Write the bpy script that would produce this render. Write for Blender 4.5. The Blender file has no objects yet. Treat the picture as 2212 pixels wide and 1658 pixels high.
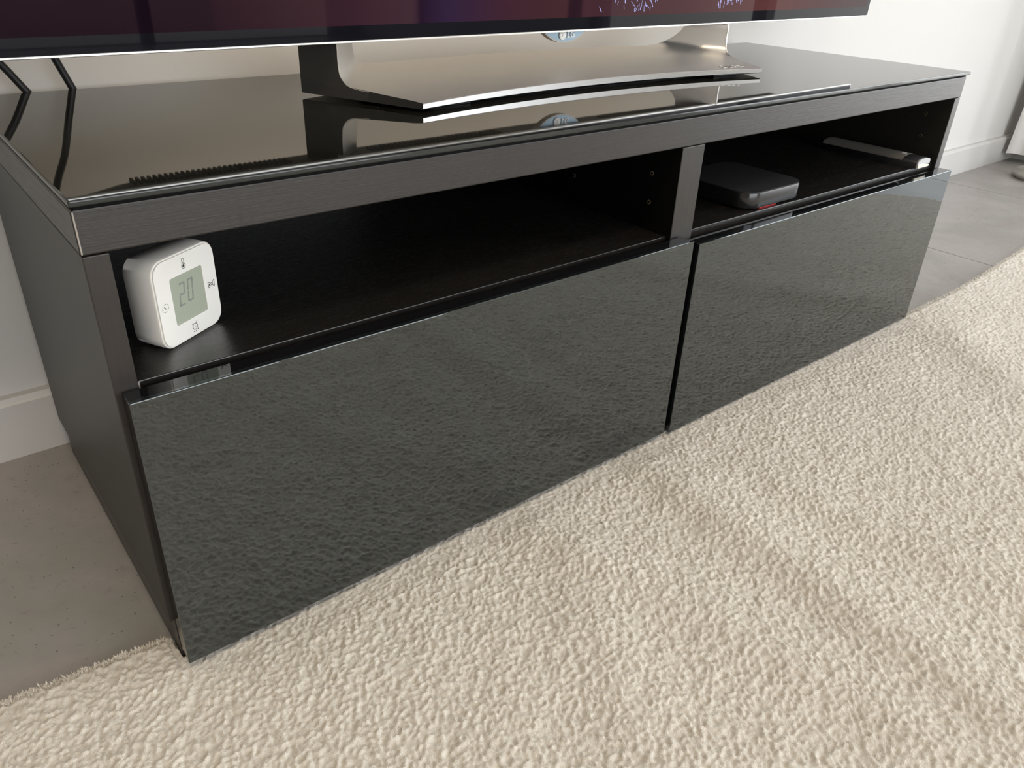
import bpy, bmesh, math, random
import numpy as np
from mathutils import Vector, Matrix

random.seed(7)
S = bpy.context.scene
COL = S.collection

# ------------------------------------------------------------------ camera
def add_camera():
    f, pitch, yaw, roll = 1672.074, -0.504686, 0.690516, 0.0372109
    fwd = Vector((math.sin(yaw) * math.cos(pitch), math.cos(yaw) * math.cos(pitch), math.sin(pitch)))
    right = Vector((math.cos(yaw), -math.sin(yaw), 0))
    up = right.cross(fwd)
    r2 = math.cos(roll) * right + math.sin(roll) * up
    u2 = -math.sin(roll) * right + math.cos(roll) * up
    cam = bpy.data.cameras.new('camera')
    o = bpy.data.objects.new('camera', cam)
    COL.objects.link(o)
    o.matrix_world = Matrix(((r2.x, u2.x, -fwd.x, -0.0836367), (r2.y, u2.y, -fwd.y, -0.508901),
                             (r2.z, u2.z, -fwd.z, 0.535709), (0, 0, 0, 1)))
    cam.sensor_width = 36.0
    cam.lens = f / 2212 * 36.0
    cam.shift_x = 25.918 / 2212
    cam.shift_y = -27.171 / 2212
    cam.clip_start = 0.02
    cam.clip_end = 100
    S.camera = o
add_camera()

# ------------------------------------------------------------------ world, light, exposure
SKY_STRENGTH = 4.2
S.view_settings.view_transform = 'Standard'
S.view_settings.look = 'None'
S.view_settings.gamma = 1
S.view_settings.use_curve_mapping = False
S.view_settings.exposure = 0.32
w = bpy.data.worlds.new('sky')
S.world = w
w.use_nodes = True
nt = w.node_tree
bg = nt.nodes['Background']
bg.inputs[0].default_value = (0.93, 0.965, 1.0, 1)
bg.inputs[1].default_value = SKY_STRENGTH
try:
    S.cycles.use_denoising = True
    S.cycles.max_bounces = 10
    S.cycles.diffuse_bounces = 5
    S.cycles.glossy_bounces = 6
    S.cycles.sample_clamp_indirect = 6.0
    S.cycles.caustics_reflective = False
    S.cycles.blur_glossy = 0.5
except Exception:
    pass

RX, FY, LX, WY, CZ = 2.72, -3.7, -2.4, 0.412, 2.5       # right, front, left, back wall, ceiling
DOOR = (-1.75, -0.10, 0.0, 2.25)                          # glazed door opening in the right wall: y0, y1, z0, z1

def portal(name, loc, rot, sx, sy):
    l = bpy.data.lights.new(name, 'AREA')
    l.shape = 'RECTANGLE'; l.size = sx; l.size_y = sy
    l.cycles.is_portal = True
    o = bpy.data.objects.new(name, l); COL.objects.link(o)
    o.location = loc; o.rotation_euler = rot
ADDED_OPENING = (-1.0, 2.6, 0.0, 2.25)                          # unseen front opening, added to let more daylight in: x0, x1, z0, z1
portal('added_front_daylight', ((ADDED_OPENING[0] + ADDED_OPENING[1]) / 2, FY - 0.1, (ADDED_OPENING[2] + ADDED_OPENING[3]) / 2), (math.pi / 2, 0, 0), ADDED_OPENING[1] - ADDED_OPENING[0], ADDED_OPENING[3] - ADDED_OPENING[2])
portal('door_daylight', (RX + 0.1, (DOOR[0] + DOOR[1]) / 2, (DOOR[2] + DOOR[3]) / 2), (0, math.pi / 2, 0), DOOR[3] - DOOR[2], DOOR[1] - DOOR[0])

def lamp_area(name, loc, sx, sy, power, col):
    l = bpy.data.lights.new(name, 'AREA'); l.shape = 'RECTANGLE'; l.size = sx; l.size_y = sy
    l.energy = power; l.color = col
    o = bpy.data.objects.new(name, l); COL.objects.link(o); o.location = loc
lamp_area('added_ceiling_light', (-.2, -1.0, CZ - .03), .35, .35, 13, (1.0, .80, .56))  # unseen lamp added for weak warm fill

# ------------------------------------------------------------------ materials
def mat(name, base=(.5, .5, .5), rough=.5, metal=0.0, spec=.5, coat=0.0, coat_rough=.05, tint=None, emit=None, estr=0, ior=None):
    m = bpy.data.materials.new(name); m.use_nodes = True
    b = m.node_tree.nodes['Principled BSDF']
    b.inputs['Base Color'].default_value = (*base, 1)
    b.inputs['Roughness'].default_value = rough
    b.inputs['Metallic'].default_value = metal
    b.inputs['Specular IOR Level'].default_value = spec
    b.inputs['Coat Weight'].default_value = coat
    b.inputs['Coat Roughness'].default_value = coat_rough
    if ior: b.inputs['IOR'].default_value = ior
    if tint: b.inputs['Specular Tint'].default_value = (*tint, 1)
    if emit:
        b.inputs['Emission Color'].default_value = (*emit, 1)
        b.inputs['Emission Strength'].default_value = estr
    return m

def nodes(m):
    t = m.node_tree
    return t, t.nodes['Principled BSDF']

def tex_coord(t, scale=(1, 1, 1), rot=(0, 0, 0), kind='Object'):
    c = t.nodes.new('ShaderNodeTexCoord'); mp = t.nodes.new('ShaderNodeMapping')
    mp.inputs['Scale'].default_value = scale; mp.inputs['Rotation'].default_value = rot
    t.links.new(c.outputs[kind], mp.inputs[0])
    return mp.outputs[0]

def noise(t, vec, scale, detail=4, rough=.55, dist=0):
    n = t.nodes.new('ShaderNodeTexNoise')
    n.inputs['Scale'].default_value = scale; n.inputs['Detail'].default_value = detail
    n.inputs['Roughness'].default_value = rough; n.inputs['Distortion'].default_value = dist
    t.links.new(vec, n.inputs['Vector'])
    return n.outputs['Fac']

def ramp(t, fac, stops):
    r = t.nodes.new('ShaderNodeValToRGB')
    while len(r.color_ramp.elements) < len(stops): r.color_ramp.elements.new(.5)
    for e, (p, c) in zip(r.color_ramp.elements, stops):
        e.position = p; e.color = (*c, 1) if len(c) == 3 else c
    t.links.new(fac, r.inputs[0])
    return r.outputs[0]

def bump(t, b, h, strength, dist):
    n = t.nodes.new('ShaderNodeBump')
    n.inputs['Strength'].default_value = strength; n.inputs['Distance'].default_value = dist
    t.links.new(h, n.inputs['Height']); t.links.new(n.outputs[0], b.inputs['Normal'])

def math_node(t, op, a, bb):
    n = t.nodes.new('ShaderNodeMath'); n.operation = op
    for i, v in enumerate((a, bb)):
        if isinstance(v, (int, float)): n.inputs[i].default_value = v
        else: t.links.new(v, n.inputs[i])
    return n.outputs[0]

def wood(name, axis, base=(.013, .0108, .0095), hi=(.030, .0245, .0215), rough=.34, spec=.42):
    
    m = mat(name, base, rough, spec=spec, ior=1.6)
    t, b = nodes(m)
    sc = {'x': (2, 90, 90), 'y': (90, 2, 90), 'z': (90, 90, 2)}[axis]
    v = tex_coord(t, sc)
    n = noise(t, v, 9, 8, .7, .5)
    c = ramp(t, n, [(.30, base), (.85, hi)])
    t.links.new(c, b.inputs['Base Color'])
    bump(t, b, n, .25, .0006)
    r = ramp(t, n, [(.3, (rough + .08,) * 3), (.7, (rough - .04,) * 3)])
    t.links.new(r, b.inputs['Roughness'])
    return m

M = {}
M['wood_x'] = wood('black_brown_wood_lengthwise', 'x')
M['wood_y'] = wood('black_brown_wood_depthwise', 'y')
M['wood_z'] = wood('black_brown_wood_upright', 'z')
M['foil'] = mat('black_brown_foil_side', (.016, .0155, .0135), .42, spec=.45)
M['foil_in'] = wood('black_brown_inner_foil', 'x', (.008, .0075, .007), (.020, .017, .015), .24, .5)
M['back'] = mat('black_backboard', (.006, .006, .006), .22, spec=.45)
M['gap'] = mat('dark_gap', (.006, .006, .006), .8, spec=.1)

m = mat('black_top_glass', (.008, .0078, .007), .03, spec=.5, ior=1.48)
t, b = nodes(m)
v = tex_coord(t)
vo = t.nodes.new('ShaderNodeTexVoronoi'); vo.inputs['Scale'].default_value = 75
t.links.new(v, vo.inputs['Vector'])
d = ramp(t, vo.outputs['Distance'], [(.0, (1, 1, 1)), (.045, (1, 1, 1)), (.06, (0, 0, 0))])
nn = noise(t, v, 40, 2)
sel = ramp(t, nn, [(.60, (0, 0, 0)), (.64, (1, 1, 1))])
mask = math_node(t, 'MULTIPLY', d, sel)
mx = t.nodes.new('ShaderNodeMix'); mx.data_type = 'RGBA'
mx.inputs[6].default_value = (.012, .0118, .010, 1); mx.inputs[7].default_value = (.30, .28, .25, 1)
t.links.new(mask, mx.inputs[0]); t.links.new(mx.outputs[2], b.inputs['Base Color'])
M['glass'] = m
M['glass_edge'] = mat('polished_glass_edge', (.025, .028, .027), .10, spec=.5, ior=1.45)

M['front'] = mat('grey_black_high_gloss_glass', (.0105, .0135, .0145), .02, spec=.5, ior=2.05, tint=(.90, .98, 1.0))
M['front_back'] = mat('glossy_black_drawer_board', (.008, .008, .009), .03, spec=.6)
M['white_wall'] = mat('white_wall_paint', (.65, .64, .62), .75, spec=.25)
t, b = nodes(M['white_wall'])
bump(t, b, noise(t, tex_coord(t), 260, 3), .06, .0006)
M['beige_wall'] = mat('warm_beige_wall_paint', (.42, .35, .27), .8, spec=.2)
M['skirt'] = mat('white_skirting', (.58, .57, .555), .45, spec=.4)
M['ceiling'] = mat('white_ceiling', (.82, .81, .79), .9, spec=.2)

m = mat('grey_stone_tile', (.30, .29, .285), .42, spec=.4)
t, b = nodes(m)
v = tex_coord(t, kind='Generated')
oi = t.nodes.new('ShaderNodeObjectInfo')
v = tex_coord(t)
n1 = noise(t, v, 5.0, 7, .62, .6)
n2 = noise(t, v, 60, 5, .7)
c1 = ramp(t, n1, [(.28, (.265, .232, .218)), (.45, (.275, .270, .250)), (.58, (.325, .300, .290)), (.74, (.335, .335, .315))])
c2 = ramp(t, n2, [(.28, (.55, .53, .5)), (.40, (1, 1, 1)), (.75, (1.06, 1.06, 1.06))])
mx = t.nodes.new('ShaderNodeMix'); mx.data_type = 'RGBA'; mx.blend_type = 'MULTIPLY'
mx.inputs[0].default_value = .55
t.links.new(c1, mx.inputs[6]); t.links.new(c2, mx.inputs[7]); t.links.new(mx.outputs[2], b.inputs['Base Color'])
vv = t.nodes.new('ShaderNodeTexVoronoi'); vv.inputs['Scale'].default_value = 120
t.links.new(v, vv.inputs['Vector'])
pit = ramp(t, vv.outputs['Distance'], [(.0, (0, 0, 0)), (.06, (0, 0, 0)), (.13, (1, 1, 1))])
mx2 = t.nodes.new('ShaderNodeMix'); mx2.data_type = 'RGBA'; mx2.blend_type = 'MULTIPLY'; mx2.inputs[0].default_value = .6
t.links.new(mx.outputs[2], mx2.inputs[6]); t.links.new(pit, mx2.inputs[7]); t.links.new(mx2.outputs[2], b.inputs['Base Color'])
bump(t, b, n2, .25, .001)
M['tile'] = m
M['grout'] = mat('grey_grout', (.22, .215, .21), .9)

m = mat('cream_carpet_pile', (.78, .72, .62), .95, spec=.15)
t, b = nodes(m)
b.inputs['Sheen Weight'].default_value = .25
b.inputs['Sheen Roughness'].default_value = .5
v = tex_coord(t)
n1 = noise(t, v, 900, 3, .7)
c = ramp(t, noise(t, v, 220, 4, .6), [(.3, (.66, .61, .535)), (.7, (.77, .725, .645))])
t.links.new(c, b.inputs['Base Color'])
bump(t, b, n1, .9, .0012)
M['rug'] = m

def satin(name, base, rough, axis):
    m = mat(name, base, rough, metal=.85)
    t, b = nodes(m)
    n = noise(t, tex_coord(t, {'x': (4, 600, 600), 'z': (600, 600, 4)}[axis]), 4, 3)
    bump(t, b, n, .05, .0002)
    return m
M['steel'] = satin('satin_grey_metal', (.68, .665, .64), .38, 'x')
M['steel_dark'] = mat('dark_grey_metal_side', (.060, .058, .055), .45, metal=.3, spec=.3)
M['chamfer'] = mat('polished_metal_edge', (.86, .85, .83), .22, metal=1.0)
M['silver'] = mat('silver_screen_frame', (.90, .88, .84), .28, metal=.9)
m = mat('lit_dark_red_screen', (.003, .002, .003), .02, spec=.5, tint=(1.0, .55, .55), ior=1.13)
t, b = nodes(m)
v = tex_coord(t)
sx = t.nodes.new('ShaderNodeSeparateXYZ'); t.links.new(v, sx.inputs[0])
# picture shown on the screen: a dim plum scene of soft upright shapes, x measured from the stand's middle
px = math_node(t, 'ADD', sx.outputs[0], .73); px = math_node(t, 'DIVIDE', px, 1.43)
K = [(0, (.002, .001, .004)), (.10, (.003, .001, .004)), (.215, (.004, .0012, .004)), (.218, (.009, .0025, .006)), (.30, (.012, .0035, .008)), (.33, (.034, .013, .019)),
     (.358, (.038, .017, .024)), (.362, (.010, .003, .012)), (.385, (.020, .010, .032)), (.44, (.036, .012, .020)), (.48, (.040, .014, .018)), (.505, (.042, .015, .018)), (.508, (.014, .004, .008)),
     (.52, (.016, .005, .009)), (.524, (.045, .016, .022)), (.56, (.040, .015, .020)), (.66, (.050, .016, .018)), (.70, (.062, .022, .024)), (.80, (.085, .028, .026)), (.88, (.060, .022, .022)), (.94, (.050, .026, .026)), (1, (.040, .026, .026))]
K = K[:4] + K[5:16] + K[16:]
cr = ramp(t, px, K)
b.inputs['Emission Strength'].default_value = 1.0
t.links.new(cr, b.inputs['Emission Color'])
M['screen'] = m
M['screen_blue'] = mat('blue_white_screen_light', (.01, .01, .02), .3, emit=(.38, .40, .85), estr=.9)
M['bezel'] = mat('black_screen_border', (.006, .006, .009), .02, spec=.5, ior=1.17)
M['housing'] = mat('dark_tv_housing', (.10, .095, .085), .45)
M['vent'] = mat('dark_vent', (.055, .049, .042), .6)
M['badge'] = mat('blue_grey_badge', (.30, .40, .48), .3, metal=.7)
M['badge_side'] = mat('grey_badge_rim', (.38, .35, .31), .4, metal=.6)
M['logo'] = mat('white_logo', (.95, .93, .89), .5)
M['rubber'] = mat('black_rubber', (.008, .008, .010), .6)
M['cable'] = mat('black_cable', (.010, .010, .011), .5)
M['clock'] = mat('white_clock_plastic', (.80, .76, .70), .38)
M['clock_face'] = mat('white_clock_face', (.84, .82, .77), .18, coat=.4)
M['lcd'] = mat('grey_green_display', (.36, .39, .31), .30, spec=.4)
M['digit'] = mat('grey_display_digits', (.235, .26, .225), .4)
M['icon'] = mat('dark_grey_print', (.03, .028, .028), .6)
M['icon_fill'] = mat('mauve_print', (.55, .45, .45), .6)
M['box_top'] = mat('matte_black_plastic', (.016, .016, .018), .55, spec=.3)
M['box_side'] = mat('glossy_black_plastic', (.010, .010, .011), .18, spec=.6)
M['red'] = mat('red_rubber_strip', (.75, .03, .03), .5)
M['remote'] = mat('black_remote_plastic', (.010, .010, .012), .4, spec=.4)
M['remote_top'] = mat('grey_remote_top', (.30, .29, .26), .35, metal=.5)
M['cap'] = mat('pale_grey_plastic_cap', (.50, .50, .52), .3)
M['cream'] = mat('cream_plastic', (.85, .80, .68), .5)
M['wear'] = mat('worn_pale_edge', (.30, .27, .24), .6)
M['hole'] = mat('pale_peg_hole_rim', (.16, .12, .08), .6)
M['fabric'] = mat('white_curtain_cloth', (.80, .79, .79), .9, spec=.1)
M['lamp_metal'] = mat('brushed_lamp_metal', (.36, .34, .31), .38, metal=.6)
M['sofa'] = mat('dark_plum_upholstery', (.055, .040, .045), .9, spec=.1)
M['sofa2'] = mat('mid_grey_upholstery', (.20, .185, .18), .9, spec=.1)
M['terrace'] = mat('pale_terrace_stone', (.80, .77, .72), .8)
M['doorframe'] = mat('grey_door_frame', (.35, .35, .36), .5)

# ------------------------------------------------------------------ geometry helpers
def obj(name, verts, faces, material, parent=None, smooth=False, angle=40):
    me = bpy.data.meshes.new(name)
    off = Vector((0, 0, 0))
    if parent is not None:
        p = parent
        while p is not None:
            off += p.location; p = p.parent
    me.from_pydata([tuple(Vector(v) - off) for v in verts], [], faces)
    mats = material if isinstance(material, (list, tuple)) else [material]
    for mm in mats: me.materials.append(mm)
    if smooth:
        me.shade_smooth()
        me.set_sharp_from_angle(angle=math.radians(angle))
    me.update()
    o = bpy.data.objects.new(name, me)
    COL.objects.link(o)
    if parent is not None: o.parent = parent
    return o

def from_bm(name, bm, material, parent=None, smooth=True, angle=40):
    bmesh.ops.recalc_face_normals(bm, faces=bm.faces)
    vs = [v.co.copy() for v in bm.verts]; bm.verts.index_update()
    fs = [[v.index for v in f.verts] for f in bm.faces]
    mi = [f.material_index for f in bm.faces]
    bm.free()
    o = obj(name, vs, fs, material, parent, smooth, angle)
    for f, i in zip(o.data.polygons, mi): f.material_index = i
    return o

def empty(name, loc, label, cat, group=None, rotz=0):
    o = bpy.data.objects.new(name, None); COL.objects.link(o)
    o.location = loc; o.rotation_euler = (0, 0, rotz); o.empty_display_size = .05
    o['label'] = label; o['category'] = cat
    if group: o['group'] = group
    return o

def tag(o, label, cat, group=None):
    o['label'] = label; o['category'] = cat
    if group: o['group'] = group
    return o

def struct(o):
    o['kind'] = 'structure'; return o

def bm_box(bm, x0, x1, y0, y1, z0, z1, bev=0.0, seg=2):
    b2 = bmesh.new()
    bmesh.ops.create_cube(b2, size=1)
    for v in b2.verts:
        v.co = Vector(((x0 + x1) / 2 + v.co.x * (x1 - x0), (y0 + y1) / 2 + v.co.y * (y1 - y0), (z0 + z1) / 2 + v.co.z * (z1 - z0)))
    if bev > 0:
        bmesh.ops.bevel(b2, geom=list(b2.edges), offset=bev, segments=seg, profile=.5, affect='EDGES')
    me = bpy.data.meshes.new('tmp'); b2.to_mesh(me); b2.free()
    bm.from_mesh(me); bpy.data.meshes.remove(me)
    return bm

def box(name, x0, x1, y0, y1, z0, z1, material, parent=None, bev=.0008, seg=2, smooth=False):
    bm = bmesh.new(); bm_box(bm, x0, x1, y0, y1, z0, z1, bev, seg)
    return from_bm(name, bm, material, parent, smooth)

def prism(bm, pts, z0, z1):
    """closed outline pts (x,y) extruded from z0 to z1"""
    lo = [bm.verts.new((x, y, z0)) for x, y in pts]; hi = [bm.verts.new((x, y, z1)) for x, y in pts]
    n = len(pts)
    bm.faces.new(lo[::-1]); bm.faces.new(hi)
    for i in range(n): bm.faces.new((lo[i], lo[(i + 1) % n], hi[(i + 1) % n], hi[i]))

def rrect(x0, x1, y0, y1, r, n=8):
    out = []
    for cx, cy, a0 in ((x1 - r, y1 - r, 0), (x0 + r, y1 - r, 90), (x0 + r, y0 + r, 180), (x1 - r, y0 + r, 270)):
        for i in range(n + 1):
            a = math.radians(a0 + 90 * i / n)
            out.append((cx + r * math.cos(a), cy + r * math.sin(a)))
    return out

# ------------------------------------------------------------------ room shell
def slab(name, *a, m):
    return struct(box(name, *a, m, bev=0))
T = .12
slab('wall_back', LX - T, RX + T, WY, WY + T, 0, CZ, m=M['white_wall'])
slab('wall_left', LX - T, LX, FY, WY, 0, CZ, m=M['beige_wall'])
slab('ceiling', LX - T, RX + T, FY - T, WY + T, CZ, CZ + T, m=M['ceiling'])
bm = bmesh.new()
bm_box(bm, RX, RX + T, DOOR[1], WY, 0, CZ); bm_box(bm, RX, RX + T, FY, DOOR[0], 0, CZ)
bm_box(bm, RX, RX + T, DOOR[0], DOOR[1], DOOR[3], CZ)
struct(from_bm('wall_right', bm, M['white_wall'], smooth=False))
bm = bmesh.new()
bm_box(bm, LX, ADDED_OPENING[0], FY - T, FY, 0, CZ); bm_box(bm, ADDED_OPENING[1], RX + T, FY - T, FY, 0, CZ)
bm_box(bm, ADDED_OPENING[0], ADDED_OPENING[1], FY - T, FY, ADDED_OPENING[3], CZ)
struct(from_bm('wall_front', bm, M['beige_wall'], smooth=False))
# door frame
bm = bmesh.new()
for y in (DOOR[0], (DOOR[0] + DOOR[1]) / 2, DOOR[1] - .06):
    bm_box(bm, RX + .03, RX + .09, y, y + .06, 0, DOOR[3], .002)
bm_box(bm, RX + .03, RX + .09, DOOR[0], DOOR[1], DOOR[3] - .06, DOOR[3], .002)
struct(from_bm('door_1', bm, M['doorframe']))
bm = bmesh.new()
for x in (ADDED_OPENING[0], .2, 1.4, ADDED_OPENING[1] - .06):
    bm_box(bm, x, x + .06, FY - .09, FY - .03, 0, ADDED_OPENING[3], .002)
bm_box(bm, ADDED_OPENING[0], ADDED_OPENING[1], FY - .09, FY - .03, ADDED_OPENING[3] - .06, ADDED_OPENING[3], .002)
struct(from_bm('added_front_frame', bm, M['doorframe']))  # bars of the added front opening
# skirting boards: flat board with a small raised bead along its top
def skirt(name, pts, h=.0745, th=.0145):
    (xa, ya), (xb, yb) = pts
    bm = bmesh.new()
    if ya == yb:
        s = -1 if ya > 0 else 1
        prof = [(0, 0), (s * th, 0), (s * th, h - .0075), (s * (th - .0022), h - .005), (s * (th - .004), h), (0, h)]
        A = [bm.verts.new((xa, ya + p, z)) for p, z in prof]; B = [bm.verts.new((xb, ya + p, z)) for p, z in prof]
    else:
        s = -1 if xa > 0 else 1
        prof = [(0, 0), (s * th, 0), (s * th, h - .0075), (s * (th - .0022), h - .005), (s * (th - .004), h), (0, h)]
        A = [bm.verts.new((xa + p, ya, z)) for p, z in prof]; B = [bm.verts.new((xa + p, yb, z)) for p, z in prof]
    n = len(prof)
    bm.faces.new(A); bm.faces.new(B[::-1])
    for i in range(n): bm.faces.new((A[i], B[i], B[(i + 1) % n], A[(i + 1) % n]))
    return struct(from_bm(name, bm, M['skirt'], smooth=False))
skirt('baseboard_back', ((LX, WY), (RX, WY)))
skirt('baseboard_left', ((LX, FY), (LX, WY)))
skirt('baseboard_right', ((RX, DOOR[1]), (RX, WY)))

# floor: grout bed with single 60 cm tiles
fl = struct(box('floor', LX - T, RX + T, FY - T, WY + T, -.06, -.0025, M['grout'], bev=0))
TS = .60
xs = [1.62 + TS * k for k in range(-7, 3)]
ys = [-.20 - TS * k for k in range(-1, 7)]
for x in xs:
    for y in ys:
        x0, x1 = max(x + .0012, LX), min(x + TS - .0012, RX); y0, y1 = max(y - TS + .0012, FY), min(y - .0012, WY)
        if x1 - x0 < .02 or y1 - y0 < .02: continue
        box('tile', x0, x1, y0, y1, -.012, 0, M['tile'], fl, bev=.0007, seg=1)
tr = struct(box('terrace', RX + T, 14, -14, 6, -.12, -.02, M['terrace'], bev=0))
struct(box('terrace', -8, RX + T, -14, FY - T, -.12, -.02, M['terrace'], bev=0))

# ------------------------------------------------------------------ rug
def vnoise(x, y, cell, seed):
    rng = np.random.RandomState(seed)
    tab = rng.rand(512, 512).astype(np.float32)
    u = x / cell; v = y / cell
    iu = np.floor(u).astype(np.int64); iv = np.floor(v).astype(np.int64)
    fu = (u - iu).astype(np.float32); fv = (v - iv).astype(np.float32)
    fu = fu * fu * (3 - 2 * fu); fv = fv * fv * (3 - 2 * fv)
    a = tab[iu % 512, iv % 512]; b = tab[(iu + 1) % 512, iv % 512]
    c = tab[iu % 512, (iv + 1) % 512]; d = tab[(iu + 1) % 512, (iv + 1) % 512]
    return (a * (1 - fu) + b * fu) * (1 - fv) + (c * (1 - fu) + d * fu) * fv

def axis_steps(segs):
    out = [segs[0][0]]
    for a, b, s0, s1 in segs:
        x = a
        while x < b - 1e-9:
            f = (x - a) / (b - a); x += s0 * (1 - f) + s1 * f
            out.append(min(x, b))
    return np.array(out)

RUG_L, RUG_F = -1.3, -2.0
def rug_back(x):      # y of the rug's back edge
    return np.interp(x, [-1.3, -.13, -.02, .002, .004, 1.19, 1.2, 1.38, 1.53, 1.78, 1.90, 1.985],
                     [.05, .037, .027, .024, .0005, .0005, -.012, -.012, -.006, .012, .010, -.035])
def rug_right(y):
    return np.interp(y, [-2.0, -.9, -.47, -.42, -.36, -.30, 0.03], [1.80, 1.83, 1.865, 1.93, 1.975, 1.985, 1.985])

def rug_height(X, Y):
    wx = X + .004 * (vnoise(X, Y, .013, 11) - .5); wy = Y + .004 * (vnoise(X, Y, .013, 12) - .5)
    h = np.zeros_like(X)
    # yarn tufts: ridged noise at three sizes
    for cell, amp, sd in ((.0050, .0009, 1), (.0031, .0011, 2)):
        n = vnoise(wx, wy, cell, sd)
        h += amp * (1 - np.abs(2 * n - 1)) ** 1.2
    for cell, amp, sd in ((.0034, .0018, 31), (.0023, .0021, 32)):
        h += amp * vnoise(wx + .7, wy + .3, cell, sd) ** 1.5
    h += .0013 * vnoise(X, Y, .03, 5) + .0020 * vnoise(X, Y, .09, 6)
    # soft folds running away from the bench
    def fold(xc, amp, wl, wr):
        d = X - xc
        return amp * np.where(d < 0, np.exp(-(d / wl) ** 2), np.exp(-(d / wr) ** 2))
    near = np.clip((-.01 - Y) / .10, 0, 1)
    h += fold(np.interp(Y, [-.6, -.42, -.2, 0], [.50, .508, .515, .52]), .0100, .030, .060) * near
    h += fold(np.interp(Y, [-.6, -.375, -.21, -.06], [.48, .4455, .41, .3585]) - .02, .0060, .028, .045) * near * np.clip((.05 - Y) / .1, 0, 1)
    h += fold(np.interp(Y, [-.6, -.38, -.17], [.68, .66, .621]), .0055, .035, .06) * np.clip((-.08 - Y) / .1, 0, 1)
    h += fold(np.interp(Y, [-.5, -.19, 0], [.95, 1.121, 1.267]), .0070, .05, .08) * near
    h += fold(np.interp(Y, [-.6, -.25, -.10], [.15, .27, .36]), .0030, .035, .05) * near
    h += .0045 * (vnoise(X, Y, .22, 8) - .3) * near
    return h

def build_rug():
    xs = axis_steps([(RUG_L, -.35, .012, .006), (-.35, -.14, .005, .0012), (-.14, .70, .0011, .0014), (.70, 1.985, .0014, .0040)])
    ys = axis_steps([(RUG_F, -1.0, .02, .008), (-1.0, -.56, .006, .002), (-.56, .004, .0013, .0012), (.004, .04, .0014, .0014)])
    nx, ny = len(xs), len(ys)
    X, Y = np.meshgrid(xs, ys, indexing='ij')
    jit = .0030 * (vnoise(X, Y * 0, .006, 21) - .5) + .002 * (vnoise(X, Y * 0, .02, 22) - .5)
    yb = rug_back(X) + jit
    over = Y > yb
    d_back = yb - Y
    d_right = rug_right(Y) - X
    edge = np.minimum(np.minimum(d_back, d_right), .02)
    soft = np.clip(edge / .008, 0, 1)
    prof = np.sqrt(1 - (1 - soft) ** 2)
    base = .0035
    H = rug_height(X, Y)
    # tucked beneath the bench front the pile is pressed flatter
    under = (X > -.002) & (X < 1.20)
    press = np.where(under, np.clip((-.020 - Y) / .03, 0, 1), 1.0)
    Z = (base + H * (0.55 + .45 * press)) * prof
    Z = np.where(under & (Y > -.021), np.minimum(Z, np.where(X < .59, .0128, .0090)), Z)
    Y2 = np.minimum(Y, yb); X2 = np.minimum(X, rug_right(Y))
    co = np.stack([X2, Y2, Z], -1).reshape(-1, 3).astype(np.float32)
    idx = np.arange(nx * ny).reshape(nx, ny)
    q = np.stack([idx[:-1, :-1], idx[1:, :-1], idx[1:, 1:], idx[:-1, 1:]], -1)
    keep = ~(over[:-1, :-1] & over[1:, :-1] & over[1:, 1:] & over[:-1, 1:])
    outx = (X > rug_right(Y))
    keep &= ~(outx[:-1, :-1] & outx[1:, :-1] & outx[1:, 1:] & outx[:-1, 1:])
    q = q[keep].reshape(-1, 4)
    me = bpy.data.meshes.new('rug')
    me.vertices.add(len(co)); me.vertices.foreach_set('co', co.ravel())
    me.loops.add(q.size); me.loops.foreach_set('vertex_index', q.ravel().astype(np.int32))
    me.polygons.add(len(q))
    me.polygons.foreach_set('loop_start', np.arange(0, q.size, 4, dtype=np.int32))
    me.polygons.foreach_set('loop_total', np.full(len(q), 4, dtype=np.int32))
    me.update(calc_edges=True)
    me.shade_smooth()
    me.materials.append(M['rug'])
    o = bpy.data.objects.new('rug', me); COL.objects.link(o)
    tag(o, 'thick cream pile rug with soft folds lying along the front of the black bench', 'rug')
    return o
rug = build_rug()

# loose yarn ends along the rug's back edge and across its near surface
def yarn_ends():
    rng = np.random.RandomState(4)
    def blades(P, D, L, W):
        n = len(P)
        side = np.stack([-D[:, 1], D[:, 0], np.zeros(n)], -1); side /= np.linalg.norm(side, axis=1)[:, None] + 1e-9
        v = np.empty((n, 5, 3))
        v[:, 0] = P - side * W[:, None]; v[:, 1] = P + side * W[:, None]
        mid = P + D * (L * .55)[:, None]
        v[:, 2] = mid + side * W[:, None] * .9; v[:, 3] = mid - side * W[:, None] * .9
        v[:, 4] = P + D * L[:, None] * np.array([1, 1, .8])
        return v
    N = 9000
    x = np.concatenate([rng.uniform(-.34, .002, 4200), rng.uniform(1.2, 1.98, N - 4200)])
    y = rug_back(x) - rng.uniform(0, .006, N)
    P = np.stack([x, y, rng.uniform(.001, .006, N)], -1)
    D = np.stack([rng.normal(0, .5, N), rng.uniform(.15, 1, N), rng.uniform(.2, 1.2, N)], -1); D /= np.linalg.norm(D, axis=1)[:, None]
    V = [blades(P, D, rng.uniform(.003, .007, N), rng.uniform(.0003, .0007, N))]
    v = np.concatenate(V).reshape(-1, 3)
    n = len(v) // 5
    b = np.arange(n) * 5
    f = np.concatenate([np.stack([b, b + 1, b + 2, b + 3], -1)]).tolist() + np.stack([b + 3, b + 2, b + 4], -1).tolist()
    o = obj('yarn_fringe', [tuple(p) for p in v], f, M['rug'], rug)
    o['kind'] = 'stuff'
yarn_ends()

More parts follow.
